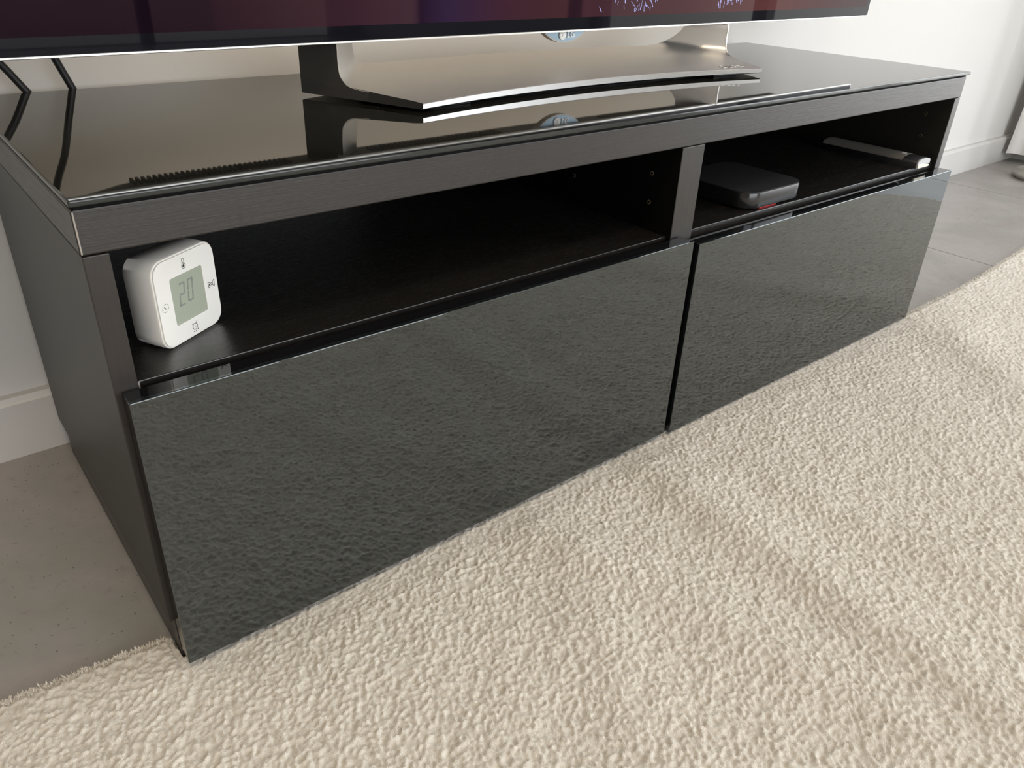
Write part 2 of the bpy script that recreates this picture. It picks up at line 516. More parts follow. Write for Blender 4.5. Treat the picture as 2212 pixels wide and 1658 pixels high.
# ------------------------------------------------------------------ TV bench
W, D = 1.2, .3783
Z1, Z2, ZG = .3589, .3877, .39481
bench = empty('tv_bench', (.6, .19, 0), 'long low black-brown bench with a black glass top and two glossy drawers', 'bench')
PT = .016
ZB = .0463
box('top_panel', 0, W, 0, .3874, Z1, Z2, M['wood_x'], bench, bev=.0011, seg=2)
# end grain strips on the short sides of the top panel
box('edge_band', -.0004, .0016, .0012, .386, Z1 + .0012, Z2 - .0012, M['wood_y'], bench, bev=.0003, seg=1)
box('edge_band', W - .0016, W + .0004, .0012, .386, Z1 + .0012, Z2 - .0012, M['wood_y'], bench, bev=.0003, seg=1)
bm = bmesh.new()
bm_box(bm, -.0012, W + .0012, -.0040, .3874, ZG - .0044, ZG, .0013, 3)
bm.normal_update()
for f in bm.faces:
    if abs(f.normal.z) < .97: f.material_index = 1
g = from_bm('glass_top', bm, [M['glass'], M['glass_edge']], bench, False)
g['label'] = 'polished black glass sheet covering the bench top'
box('glass_pad', .002, W - .002, .0010, .385, Z2, ZG - .0044, M['gap'], bench, bev=0)
for x0, x1 in ((0, PT), (W - PT, W)):
    bm = bmesh.new()
    bm_box(bm, x0, x1, 0, D, ZB, Z1 - .0007, .0008, 2)
    for f in bm.faces:
        if f.calc_center_median().y < .001: f.material_index = 1
    from_bm('side_panel', bm, [M['foil'], M['wood_z']], bench, False)
bm = bmesh.new(); bm_box(bm, .5697, .6052, 0, D - .006, ZB, Z1 - .0005, .0008, 2)
for f in bm.faces:
    if f.calc_center_median().y < .001: f.material_index = 1
from_bm('divider', bm, [M['back'], M['wood_z']], bench, False)
box('back_panel', PT, W - PT, D - .006, D, ZB, Z1, M['back'], bench, bev=0)
box('bottom_panel', PT, W - PT, .004, D - .006, ZB, ZB + .016, M['foil_in'], bench, bev=.0005)
for x0, x1 in ((PT + .001, .5690), (.6058, W - PT - .001)):
    box('shelf', x0, x1, .006, D - .007, .2465, .2625, M['foil_in'], bench, bev=.0007)
bm = bmesh.new()
bm_box(bm, .004, .020, .002, D - .004, 0, ZB - .0012, .0006); bm_box(bm, W - .020, W - .004, .002, D - .004, 0, ZB - .0012, .0006)
bm_box(bm, .020, W - .020, .006, .022, 0.0, ZB - .0012, .0006)
from_bm('plinth', bm, M['wood_y'], bench, False)
bm = bmesh.new(); bm_box(bm, .003, W - .003, .003, D - .004, ZB - .0013, ZB)
from_bm('shadow_gap', bm, M['gap'], bench, False)
for x0, x1, z0, z1, yo in ((.0037, .5855, .0140, .2615, 0), (.5962, 1.1984, .0098, .2560, 0)):
    dr = box('drawer', x0 + .012, x1 - .012, .010, D - .03, z0 + .045, z1 - .03, M['foil_in'], bench, bev=.001)
    box('drawer_front', x0 + .0006, x1 - .0006, -.0162, -.0018, z0 + .0006, z1 - .0004, M['front_back'], dr, bev=.0005)
    gl = box('gloss_panel', x0, x1, -.0202, -.0160, z0, z1, M['front'], dr, bev=.0007, seg=3)
# peg holes
def disc(bm, c, nrm, r, th, n=14, mi=0):
    nrm = Vector(nrm).normalized(); u = nrm.orthogonal().normalized(); v = nrm.cross(u)
    A = [bm.verts.new(Vector(c) + u * r * math.cos(2 * math.pi * i / n) + v * r * math.sin(2 * math.pi * i / n)) for i in range(n)]
    B = [bm.verts.new(a.co + nrm * th) for a in A]
    fs = [bm.faces.new(A[::-1]), bm.faces.new(B)] + [bm.faces.new((A[i], A[(i + 1) % n], B[(i + 1) % n], B[i])) for i in range(n)]
    for f in fs: f.material_index = mi
for (x, y, z, s) in ((.5697, .1553, .3265, -1), (.5697, .0367, .3243, -1), (.5697, .0361, .2929, -1), (.5697, .1553, .2950, -1),
                     (1.184, .0356, .3312, -1), (1.184, .0340, .2990, -1)):
    bm = bmesh.new(); disc(bm, (x, y, z), (s, 0, 0), .0024, .0004)
    disc(bm, (x + s * .0003, y, z), (s, 0, 0), .0015, .0004, mi=1)
    from_bm('peg_hole', bm, [M['hole'], M['gap']], bench, False)
# worn pale line down the front left corner of the top panel and top edges
bm = bmesh.new(); bm_box(bm, .0002, .0011, -.0003, .0006, Z1 + .001, Z2 - .001)
from_bm('edge_wear', bm, M['wear'], bench, False)
bm = bmesh.new(); bm_box(bm, PT + .001, .002 + PT, .0054, .0062, .2475, .2620)
from_bm('edge_wear', bm, M['wear'], bench, False)

# ------------------------------------------------------------------ television
XC = .5935
tv = empty('television', (XC, .21, ZG), 'large flat television with silver frame on a grey metal stand above the bench', 'television')
SL = .0217
def yf(x): return .2033 + SL * (x - .5265)
TX0, TX1, TZ0, TZ1 = -.135, 1.290, .4481, 1.275
FB = .0024   # height of the silver strip under the screen
def tvbox(bm, x0, x1, a, b, z0, z1, mi=0, bev=0, seg=2):
    """box whose front plane follows the screen's slight yaw; a,b = depth behind the screen plane"""
    n0 = len(bm.verts)
    b2 = bmesh.new(); bm_box(b2, x0, x1, a, b, z0, z1, bev, seg)
    for v in b2.verts: v.co.y += yf(v.co.x)
    for f in b2.faces: f.material_index = mi
    me = bpy.data.meshes.new('tmp'); b2.to_mesh(me); b2.free(); bm.from_mesh(me); bpy.data.meshes.remove(me)
bm = bmesh.new()
tvbox(bm, TX0, TX1, .0008, .0062, TZ0, TZ0 + FB, bev=.0006); tvbox(bm, TX0, TX1, .0008, .0062, TZ1 - .003, TZ1, bev=.0006)
tvbox(bm, TX0, TX0 + .0025, .0008, .0062, TZ0, TZ1, bev=.0006); tvbox(bm, TX1 - .0025, TX1, .0008, .0062, TZ0, TZ1, bev=.0006)
from_bm('silver_frame', bm, M['silver'], tv, False)
bm = bmesh.new()
bz = .0135
Zb0, Zb1, Xb0, Xb1 = TZ0 + FB, TZ1 - .003, TX0 + .0025, TX1 - .0025
tvbox(bm, Xb0, Xb1, 0, .006, Zb0, Zb0 + .0128); tvbox(bm, Xb0, Xb1, 0, .006, Zb1 - .010, Zb1)
tvbox(bm, Xb0, Xb0 + .010, 0, .006, Zb0 + .0128, Zb1 - .010); tvbox(bm, Xb1 - .010, Xb1, 0, .006, Zb0 + .0128, Zb1 - .010)
from_bm('screen_border', bm, M['bezel'], tv, False)
bm = bmesh.new(); tvbox(bm, Xb0 + .010, Xb1 - .010, 0, .006, Zb0 + .0128, Zb1 - .010)
scr = from_bm('screen', bm, M['screen'], tv, False)
# fine blue-white strokes in the picture on the screen
rng = random.Random(3)
for xa, xb, za, zb_, nst in ((.640, .742, .4665, .492, 46), (.868, .925, .4665, .482, 26)):
    bm = bmesh.new()
    for i in range(nst):
        x = rng.uniform(xa, xb); z = rng.uniform(za, zb_); L = rng.uniform(.003, .010); a = rng.gauss(1.75, .35)
        dx, dz = math.cos(a) * L, math.sin(a) * L; wd = rng.uniform(.0003, .0008)
        q = [(x - wd, z), (x + wd, z), (x + dx + wd * .4, min(z + dz, zb_ + .01)), (x + dx - wd * .4, min(z + dz, zb_ + .01))]
        bm.faces.new([bm.verts.new((u, yf(u) - .0002, ww)) for u, ww in q])
    from_bm('screen_picture_detail', bm, M['screen_blue'], scr, False)['kind'] = 'stuff'
# rear housing: thin at the ends, deeper in the middle
def yb_h(x):
    return np.interp(x, [-.10, .04, .093, .163, .291, .60, .992, 1.188, 1.227, 1.25], [.205, .228, .2575, .266, .272, .276, .270, .238, .224, .215])
NX = 48
hx = [.035 + (1.232 - .035) * i / NX for i in range(NX + 1)]
bm = bmesh.new()
rows = []
for x in hx:
    yb = max(float(yb_h(x)), yf(x) + .009)
    rows.append([bm.verts.new((x, yf(x) + .0065, .4552)), bm.verts.new((x, yf(x) + .009, .4540)), bm.verts.new((x, yb - .004, .4572)),
                 bm.verts.new((x, yb, .4612)), bm.verts.new((x, yb, .93)), bm.verts.new((x, yf(x) + .0065, .98))])
for a, b_ in zip(rows, rows[1:]):
    for i in range(6): bm.faces.new((a[i], b_[i], b_[(i + 1) % 6], a[(i + 1) % 6]))
bm.faces.new(rows[0]); bm.faces.new(rows[-1][::-1])
hs = from_bm('rear_housing', bm, M['housing'], tv)
for x0, x1, n in ((.094, .250, 30), (.343, .525, 35), (.700, .880, 34), (.940, 1.100, 30)):
    bm = bmesh.new()
    for i in range(n):
        x = x0 + (x1 - x0) * (i + .5) / n
        ya = .2375 if x < .9 else .2395; yb2 = .2560
        p = [(x - .0012, ya), (x + .0014, ya), (x + .0022, yb2), (x - .0004, yb2)]
        prism(bm, p, .4542, .4585)
    vg = from_bm('vent_grille', bm, M['vent'], hs, False); vg['kind'] = 'stuff'
# added light strip, unseen behind the television, to brighten the wall there
lx0, lx1, lz = .06, 1.14, .76
box('added_fill_rail', lx0, lx1, .276, .296, lz + .004, lz + .014, M['housing'], tv, bev=.001)
l = bpy.data.lights.new('added_wall_fill', 'AREA'); l.shape = 'RECTANGLE'; l.size = lx1 - lx0; l.size_y = .012; l.energy = 2.3; l.color = (1.0, .86, .69)
lo_ = bpy.data.objects.new('added_wall_fill', l); COL.objects.link(lo_); lo_.location = ((lx0 + lx1) / 2, .292, lz); lo_.rotation_euler = (math.radians(46), 0, 0); l.spread = math.radians(100)
# badge
bm = bmesh.new()
Rb, bx, bz_ = .0527, .5940, .4883
disc(bm, (bx, .2140, bz_), (0, 1, 0), Rb, .0085, 96)
bd = from_bm('badge', bm, M['badge_side'], tv)
bm = bmesh.new(); disc(bm, (bx, .2137, bz_), (0, 1, 0), Rb - .0014, .0010, 96); from_bm('badge_plate', bm, M['badge'], bd)

def text_mesh(body, size, extrude, offset=0):
    c = bpy.data.curves.new('tmp', 'FONT'); c.body = body; c.size = size; c.extrude = extrude; c.offset = offset; c.resolution_u = 4
    o = bpy.data.objects.new('tmp', c); COL.objects.link(o)
    dg = bpy.context.evaluated_depsgraph_get(); dg.update()
    me = bpy.data.meshes.new_from_object(o.evaluated_get(dg))
    vs = [v.co.copy() for v in me.vertices]; fs = [list(p.vertices) for p in me.polygons]
    bpy.data.objects.remove(o); bpy.data.curves.remove(c); bpy.data.meshes.remove(me)
    return vs, fs
def fit_text(body, w, h, extrude, offset, frame):
    vs, fs = text_mesh(body, 1, 0.5, offset)
    x0 = min(v.x for v in vs); x1 = max(v.x for v in vs); y0 = min(v.y for v in vs); y1 = max(v.y for v in vs)
    out = [frame((v.x - x0) / (x1 - x0) * w, (v.y - y0) / (y1 - y0) * h, (v.z + .5) * extrude) for v in vs]
    return out, fs
fr = lambda u, v, k: (.5966 + u, .2137 - k, .4409 + v)
vs, fs = fit_text('LG', .0114, .0074, .0008, .02, fr)
lt = obj('letters', vs, fs, M['logo'], bd)
bm = bmesh.new(); disc(bm, (.5889, .2125, .4444), (0, 1, 0), .0054, .0016, 32)
ball = from_bm('emblem', bm, M['logo'], bd)
bm = bmesh.new()   # face mark: nose stroke, foot stroke, eye dot and ring
y0 = .2122
M['emblem_mark'] = mat('grey_emblem_line', (.45, .43, .38), .5)
bm_box(bm, .5884, .5890, y0, y0 + .0004, .4424, .4464); bm_box(bm, .5884, .5906, y0, y0 + .0004, .4419, .4425)
disc(bm, (.5868, y0, .4462), (0, 1, 0), .0006, .0004, 10)
for i in range(30):
    a0 = math.radians(40 + i * 9.5); a1 = math.radians(40 + (i + 1) * 9.5)
    q = [bm.verts.new((.5889 + r * math.cos(a), y0, .4444 + r * math.sin(a))) for r, a in ((.0040, a0), (.0040, a1), (.0044, a1), (.0044, a0))]
    bm.faces.new(q)
from_bm('emblem_lines', bm, M['emblem_mark'], bd, False)

# stand base
def front_y(dx): return .1458 - .41 * dx * dx
def back_y(dx): return .293 - .277 * dx * dx
def top_z(y): d = y - .117; return .4043 + .055 * d + .12 * d * d if d > 0 else .4043 + .055 * d
N1, N2 = 48, 14
def base_grid(inset=0.0):
    P = []
    for i in range(N1 + 1):
        u = -1 + 2 * i / N1; row = []
        for j in range(N2 + 1):
            v = j / N2
            dx0 = u * .2645; yf_ = front_y(dx0) + inset; yb_ = back_y(u * .32)
            if abs(u) > .72: yb_ = yb_ + (.2514 - yb_) * ((abs(u) - .72) / .28) ** 1.5
            y = yf_ + (yb_ - yf_) * v
            hw = .2645 + .42 * (y - .117 if y > .117 else 0) - inset
            row.append((XC + u * hw, y))
        P.append(row)
    return P
P = base_grid()
bm = bmesh.new()
top = [[bm.verts.new((x, y, top_z(y) - (.0006 if j == 0 else 0))) for j, (x, y) in enumerate(r)] for r in P]
P2 = base_grid(.0012)
bot = [[bm.verts.new((x, y, .3980)) for (x, y) in r] for r in P2]
for i in range(N1):
    for j in range(N2):
        bm.faces.new((top[i][j], top[i + 1][j], top[i + 1][j + 1], top[i][j + 1]))
        bm.faces.new((bot[i][j], bot[i][j + 1], bot[i + 1][j + 1], bot[i + 1][j]))
    f = bm.faces.new((bot[i][N2], top[i][N2], top[i + 1][N2], bot[i + 1][N2])); f.material_index = 1
for j in range(N2):
    for i in (0, N1):
        f = bm.faces.new((bot[i][j], top[i][j], top[i][j + 1], bot[i][j + 1])); f.material_index = 1
# front edge: rounded transition, polished
mid = [bm.verts.new((P[i][0][0], P[i][0][1] - .0006, .3990)) for i in range(N1 + 1)]
mid2 = [bm.verts.new((P[i][0][0], P[i][0][1] - .0008, top_z(P[i][0][1]) - .0012)) for i in range(N1 + 1)]
for i in range(N1):
    for A, B, mi in ((bot, None, 1),):
        pass
    f = bm.faces.new((bot[i][0], bot[i + 1][0], mid[i + 1], mid[i])); f.material_index = 1
    f = bm.faces.new((mid[i], mid[i + 1], mid2[i + 1], mid2[i])); f.material_index = 2
    f = bm.faces.new((mid2[i], mid2[i + 1], top[i + 1][0], top[i][0])); f.material_index = 2
for i in (0, N1):
    f = bm.faces.new((bot[i][0], mid[i], mid2[i], top[i][0])); f.material_index = 1
sb = from_bm('stand_base', bm, [M['steel'], M['steel_dark'], M['chamfer']], tv, True, 30)
# uprights with the swept inner fillet
A_ = [(.3050, .1745, .4072), (.3003, .1854, .4079), (.2973, .1925, .4090), (.2950, .198, .4108), (.2937, .201, .4133), (.2925, .2040, .4168), (.2917, .2058, .4215), (.2913, .2068, .433), (.2911, .2073, .4474), (.2911, .2190, .4478), (.2911, .2190, .53)]
C_ = [(.400, .2810, .4162), (.385, .2795, .4166), (.370, .2785, .4172), (.358, .2760, .4187), (.350, .2725, .4212), (.344, .267, .4248), (.339, .261, .430), (.334, .254, .438), (.331, .25, .4472), (.3308, .2505, .4478), (.327, .25, .53)]
def resample(P, n):
    P = np.array(P); d = np.r_[0, np.cumsum(np.linalg.norm(np.diff(P, axis=0), axis=1))]; d /= d[-1]
    # smooth parametric sampling on the given station index
    t = np.linspace(0, len(P) - 1, n); i = np.clip(t.astype(int), 0, len(P) - 2); f = t - i
    a = P[np.clip(i - 1, 0, None)]; b = P[i]; c = P[i + 1]; e = P[np.clip(i + 2, None, len(P) - 1)]
    f = f[:, None]
    return .5 * ((2 * b) + (c - a) * f + (2 * a - 5 * b + 4 * c - e) * f ** 2 + (3 * b - 3 * c + e - a) * f ** 3)
def upright(sign):
    n = 41
    A = resample(A_, n); C = resample(C_, n)
    bm = bmesh.new()
    mir = (lambda p: (p[0], p[1], p[2])) if sign < 0 else (lambda p: (2 * XC - p[0], p[1], p[2]))
    K = 8
    F = []
    for a, c in zip(A, C):
        F.append([bm.verts.new(mir(tuple(a + (c - a) * k / K))) for k in range(K + 1)])
    Bl = [bm.verts.new(mir((.2727, .2512, .3985 + (a[2] - .3985) * (1 if i else 0)))) for i, a in enumerate(A)]
    A0 = bm.verts.new(mir((A[0][0], A[0][1], .3985)))
    for i in range(n - 1):
        for k in range(K):
            bm.faces.new((F[i][k], F[i][k + 1], F[i + 1][k + 1], F[i + 1][k]))
        f = bm.faces.new((F[i][0], F[i + 1][0], Bl[i + 1], Bl[i])); f.material_index = 1
        f = bm.faces.new((F[i][K], Bl[i], Bl[i + 1], F[i + 1][K])); f.material_index = 1
    f = bm.faces.new((A0, F[0][0], Bl[0])); f.material_index = 1
    o = from_bm('stand_upright', bm, [M['steel'], M['steel_dark']], tv, True, 50)
    # bright polished corner line
    bm = bmesh.new()
    for a0, a1 in zip(A[:-1], A[1:]):
        if a1[2] > .4475: break
        q = []
        for a in (a0, a1):
            for dx, dy in ((-.0001, -.0003), (.0011, .0007)):
                q.append(bm.verts.new(mir((a[0] + dx, a[1] + dy - .0002, a[2] + .0002))))
        bm.faces.new((q[0], q[1], q[3], q[2]))
    bmesh.ops.remove_doubles(bm, verts=bm.verts, dist=1e-6)
    fs = bmesh.ops.solidify(bm, geom=list(bm.faces), thickness=.0004)
    from_bm('polished_edge', bm, M['silver'], o, True, 60)
upright(-1); upright(1)
box('stand_foot', .345, .842, .160, .262, ZG, .3982, M['rubber'], tv, bev=.0006)
for x0, x1, y0 in ((.352, .400, .150), (.787, .835, .150)):
    box('rubber_pad', x0, x1, y0 - .012, y0 + .012, ZG, .3982, M['rubber'], tv, bev=.0006)
# raised letters on the right front of the base
Pc = Vector((.8010, .1370)); dirv = Vector((.036, -.010)).normalized(); upv = Vector((-dirv.y, dirv.x))
fr = lambda u, v, k: (Pc.x + dirv.x * u + upv.x * v, Pc.y + dirv.y * u + upv.y * v, top_z(.14) + k)
vs, fs = fit_text('OLED', .036, .0115, .0007, -.012, fr)
obj('raised_letters', vs, fs, M['steel'], tv)

# ------------------------------------------------------------------ cables behind the bench
def tube(name, pts, r, material, parent=None, n=10, sub=6):
    P = resample(pts, (len(pts) - 1) * sub + 1)
    bm = bmesh.new(); rings = []
    for i, p in enumerate(P):
        t_ = Vector(P[min(i + 1, len(P) - 1)] - P[max(i - 1, 0)]).normalized()
        u = t_.cross(Vector((0, 1, .01))).normalized(); v = t_.cross(u)
        rings.append([bm.verts.new(Vector(p) + (u * math.cos(2 * math.pi * k / n) + v * math.sin(2 * math.pi * k / n)) * r) for k in range(n)])
    for a, b_ in zip(rings, rings[1:]):
        for k in range(n): bm.faces.new((a[k], a[(k + 1) % n], b_[(k + 1) % n], b_[k]))
    bm.faces.new(rings[0]); bm.faces.new(rings[-1][::-1])
    return from_bm(name, bm, material, parent, True, 80)
c1 = tube('cable', [(.125, .3925, .12), (.115, .3925, .32), (.1035, .3925, .362), (.0930, .3920, .394), (.0825, .3905, .424), (.071, .386, .456), (.054, .370, .483), (.030, .320, .520), (.02, .250, .56), (.02, .222, .60)], .0036, M['cable'])
tag(c1, 'black cable rising behind the bench, the one nearer the stand', 'cable', 'cables behind the bench')
c2 = tube('cable', [(.100, .3925, .12), (.092, .3925, .32), (.0740, .3925, .362), (.0525, .3920, .394), (.0350, .3905, .422), (.014, .385, .448), (-.012, .360, .478), (-.03, .300, .52), (-.04, .230, .57)], .0036, M['cable'])
tag(c2, 'black cable rising behind the bench at the far left, next to the picture edge', 'cable', 'cables behind the bench')

# ------------------------------------------------------------------ clock on the left shelf
ZS = .2625
CW, CH, CD = .0662, .0693, .0262
clock = empty('clock', (.045, .0361, ZS), 'white square clock with rounded corners and a grey display in the left compartment', 'clock')
def local(name, bm, material, parent, smooth=True, angle=35):
    bmesh.ops.recalc_face_normals(bm, faces=bm.faces)
    me = bpy.data.meshes.new(name); bm.to_mesh(me); bm.free()
    for mm in (material if isinstance(material, list) else [material]): me.materials.append(mm)
    if smooth:
        me.shade_smooth(); me.set_sharp_from_angle(angle=math.radians(angle))
    o = bpy.data.objects.new(name, me); COL.objects.link(o); o.parent = parent
    return o
def xz_prism(bm, pts, y0, y1, mi=0):
    a = [bm.verts.new((x, y0, z)) for x, z in pts]; b_ = [bm.verts.new((x, y1, z)) for x, z in pts]
    n = len(pts)
    fs = [bm.faces.new(a), bm.faces.new(b_[::-1])] + [bm.faces.new((a[i], b_[i], b_[(i + 1) % n], a[(i + 1) % n])) for i in range(n)]
    for f in fs: f.material_index = mi
    return fs
def loft_xz(bm, rings):
    R_ = [[bm.verts.new((x, y, z)) for x, z in pts] for y, pts in rings]
    n = len(R_[0])
    bm.faces.new(R_[0]); bm.faces.new(R_[-1][::-1])
    for a, b_ in zip(R_, R_[1:]):
        for i in range(n): bm.faces.new((a[i], b_[i], b_[(i + 1) % n], a[(i + 1) % n]))
bm = bmesh.new()
rr = .0115
loft_xz(bm, [(.0, rrect(.0006, CW - .0006, .0006, CH - .0006, rr - .0006, 10)), (.0008, rrect(0, CW, 0, CH, rr, 10)),
             (CD * .5, rrect(0, CW, 0, CH, rr, 10)), (CD - .0015, rrect(.0004, CW - .0004, .0004, CH - .0004, rr, 10)),
             (CD, rrect(.002, CW - .002, .002, CH - .002, rr, 10))])
local('clock_body', bm, M['clock'], clock, True, 50)
bm = bmesh.new()
# front plate with the display opening cut out
out = rrect(.0017, CW - .0017, .0017, CH - .0017, rr - .0015, 10)
inn = rrect(.0160, .0502, .0158, .0529, .0008, 3)
def ring_plate(bm, out, inn, y0, y1):
    c = Vector((sum(p[0] for p in inn) / len(inn), sum(p[1] for p in inn) / len(inn)))
    m_ = 96
    def sample(pts, k):
        # point on the polygon along the ray at angle k
        a = 2 * math.pi * k / m_; d = Vector((math.cos(a), math.sin(a))); best = None
        for i in range(len(pts)):
            p = Vector(pts[i]) - c; q = Vector(pts[(i + 1) % len(pts)]) - c; e = q - p
            den = d.x * (-e.y) + e.x * d.y
            if abs(den) < 1e-12: continue
            t_ = (p.x * (-e.y) + e.x * p.y) / den; s = (d.x * p.y - d.y * p.x) / den
            if t_ > 0 and -1e-6 <= s <= 1 + 1e-6: best = max(best or 0, t_)
        return c + d * best
    L = []
    for pts, y in ((out, y1), (out, y0), (inn, y0), (inn, y1)):
        L.append([bm.verts.new((s.x, y, s.y)) for s in (sample(pts, k) for k in range(m_))])
    for a, b_ in ((0, 1), (1, 2), (2, 3)):
        for k in range(m_): bm.faces.new((L[a][k], L[a][(k + 1) % m_], L[b_][(k + 1) % m_], L[b_][k]))
ring_plate(bm, out, inn, -.0012, .0002)
local('front_plate', bm, M['clock_face'], clock, True, 30)
bm = bmesh.new(); xz_prism(bm, rrect(.0158, .0504, .0156, .0531, .0006, 3), -.0002, .0004)
lcd = local('display', bm, M['lcd'], clock, False)
# seven segment digits, slanted
def seg_digit(bm, x, z, w, h, segs, sl=.12, t_=.0013):
    def q(x0, z0, x1, z1):
        pts = [(x0, z0), (x1, z0), (x1, z1), (x0, z1)]
        xz_prism(bm, [(x + px + sl * pz, z + pz) for px, pz in pts], -.00035, -.0001)
    g_ = .0005
    S_ = {'a': (g_, h - t_, w - g_, h), 'd': (g_, 0, w - g_, t_), 'g': (g_, h / 2 - t_ / 2, w - g_, h / 2 + t_ / 2),
          'f': (0, h / 2 + g_, t_, h - g_), 'b': (w - t_, h / 2 + g_, w, h - g_), 'e': (0, g_, t_, h / 2 - g_), 'c': (w - t_, g_, w, h / 2 - g_)}
    for s in segs: q(*S_[s])
bm = bmesh.new()
seg_digit(bm, .0232, .0285, .0062, .0178, 'abged'); seg_digit(bm, .0322, .0292, .0060, .0175, 'abcdef')
local('display_digits', bm, M['digit'], lcd, False)
YF = -.00125
def stroke(bm, pts, w, closed=False, y=YF, mi=0):
    n = len(pts)
    for i in range(n if closed else n - 1):
        a = Vector(pts[i]); b_ = Vector(pts[(i + 1) % n]); d = (b_ - a).normalized(); nn_ = Vector((-d.y, d.x)) * w / 2
        a2 = a - d * w * .3; b2 = b_ + d * w * .3
        vs_ = [bm.verts.new((p.x, y, p.y)) for p in (a2 + nn_, a2 - nn_, b2 - nn_, b2 + nn_)]
        f = bm.faces.new(vs_); f.material_index = mi
def fillp(bm, pts, y=YF - .00003, mi=0):
    f = bm.faces.new([bm.verts.new((x, y, z)) for x, z in pts]); f.material_index = mi
def arc(cx, cz, r, a0, a1, n=16): return [(cx + r * math.cos(math.radians(a0 + (a1 - a0) * i / n)), cz + r * math.sin(math.radians(a0 + (a1 - a0) * i / n))) for i in range(n + 1)]
# thermometer
cx, cz = .0322, .0582
bm = bmesh.new()
outl = arc(cx, cz, .0019, -235, 55, 20) + arc(cx, cz + .0050, .0010, 0, 180, 10)
stroke(bm, outl, .00042, True)
fillp(bm, arc(cx, cz, .0011, 0, 350, 16)); stroke(bm, [(cx, cz), (cx, cz + .0028)], .0006)
local('thermometer_icon', bm, M['icon'], clock, False)
# dotted dial
bm = bmesh.new(); cx, cz = .0079, .0338
for i in range(12):
    a = math.radians(30 * i + 15); fillp(bm, arc(cx + .0031 * math.cos(a), cz + .0031 * math.sin(a), .00033, 0, 330, 8))
stroke(bm, [(cx - .0012, cz + .0012), (cx + .0002, cz - .0001), (cx, cz - .0014)], .00042)
local('dial_icon', bm, M['icon'], clock, False)
# hourglass, lying on its side
bm = bmesh.new(); cx, cz = .0577, .0344
h_ = [(-.0034, .0023), (-.0026, .0022), (-.0006, .0007), (.0008, .0007), (.0026, .0024), (.0034, .0024), (.0034, -.0024), (.0026, -.0024), (.0008, -.0007), (-.0006, -.0007), (-.0026, -.0022), (-.0034, -.0023)]
stroke(bm, [(cx + a, cz + b_) for a, b_ in h_], .00048, True)
fillp(bm, [(cx - .0028, cz + .0014), (cx - .0014, cz), (cx - .0028, cz - .0014)]); fillp(bm, [(cx + .0004, cz), (cx + .0016, cz + .0010), (cx + .0016, cz - .0010)])
local('hourglass_icon', bm, M['icon'], clock, False)
# alarm clock
bm = bmesh.new(); cx, cz = .0336, .0084
stroke(bm, arc(cx, cz, .0025, 0, 345, 23), .00048, True)
stroke(bm, [(cx - .0026, cz + .0022), (cx - .0020, cz + .0032)], .0005); stroke(bm, [(cx + .0016, cz + .0024), (cx + .0024, cz + .0036)], .0005)
stroke(bm, [(cx - .0008, cz - .0004), (cx, cz + .0003), (cx + .0009, cz - .0004)], .00042)
for dx, dz in ((-.0018, -.0036), (.0002, -.0040), (.0026, -.0030)): fillp(bm, arc(cx + dx, cz + dz, .00055, 0, 330, 8))
local('alarm_icon', bm, M['icon'], clock, False)
clock.rotation_euler = (0, 0, .5295)

# ------------------------------------------------------------------ streaming box on the right shelf
sbx = empty('media_box', (.778, .068, ZS), 'flat matte black media box with rounded corners in the right compartment', 'electronics')
bm = bmesh.new()
B0, B1 = (.7180, .8380), (.0085, .1285)
rings = [(.0020, .0012), (.0028, .0004), (.0045, 0), (.0198, 0), (.0208, .0003)]
R_ = []
for z, ins in rings:
    R_.append([bm.verts.new((x, y, ZS + z)) for x, y in rrect(B0[0] + ins, B0[1] - ins, B1[0] + ins, B1[1] - ins, .022, 12)])
n = len(R_[0])
for a, b_ in zip(R_, R_[1:]):
    for i in range(n): bm.faces.new((a[i], a[(i + 1) % n], b_[(i + 1) % n], b_[i]))
bm.faces.new(R_[0][::-1]); bm.faces.new(R_[-1])
from_bm('box_side', bm, M['box_side'], sbx, True, 50)
bm = bmesh.new(); prism(bm, rrect(B0[0] + .0006, B0[1] - .0006, B1[0] + .0006, B1[1] - .0006, .0215, 12), ZS + .0208, ZS + .0222)
from_bm('box_lid', bm, M['box_top'], sbx, True, 40)
bm = bmesh.new(); prism(bm, rrect(.737, .820, .030, .112, .012, 8), ZS, ZS + .0021)
from_bm('box_foot', bm, M['rubber'], sbx, True, 40)
rs = box('red_strip', .7480, .7830, .0118, .0150, ZS, ZS + .0022, M['red'], sbx, bev=.0003)
rs['label'] = 'short red strip beneath the front edge'
cb = tube('cable', [(.815, .115, ZS + .012), (.825, .150, ZS + .014), (.850, .215, ZS + .030), (.880, .29, ZS + .045), (.900, .345, ZS + .050), (.905, .3715, ZS + .050)], .0016, M['cable'])
tag(cb, 'thin black cable leading back from the media box on the shelf', 'cable')

# ------------------------------------------------------------------ remote control on the right shelf
rem = empty('remote_control', (1.1435, .08, ZS), 'slim black remote with a paler grey top beside the right side panel', 'remote')
x0, x1 = 1.1245, 1.1650
def arch(x0, x1, z0, h, n=10, side=.45):
    pts = [(x0, z0)] ; xm = (x0 + x1) / 2; hw = (x1 - x0) / 2
    for i in range(n + 1):
        a = math.pi - math.pi * i / n
        pts.append((xm + hw * math.cos(a), z0 + h * side + h * (1 - side) * math.sin(a) ** .8))
    pts.append((x1, z0))
    return pts
bm = bmesh.new()
loft_xz(bm, [(.0030, arch(x0 + .001, x1 - .001, ZS, .0135)), (.0045, arch(x0, x1, ZS, .0145)), (.160, arch(x0, x1, ZS, .0145)), (.166, arch(x0 + .003, x1 - .003, ZS + .001, .0115))])
rb = from_bm('remote_body', bm, M['remote'], rem, True, 50)
bm = bmesh.new()
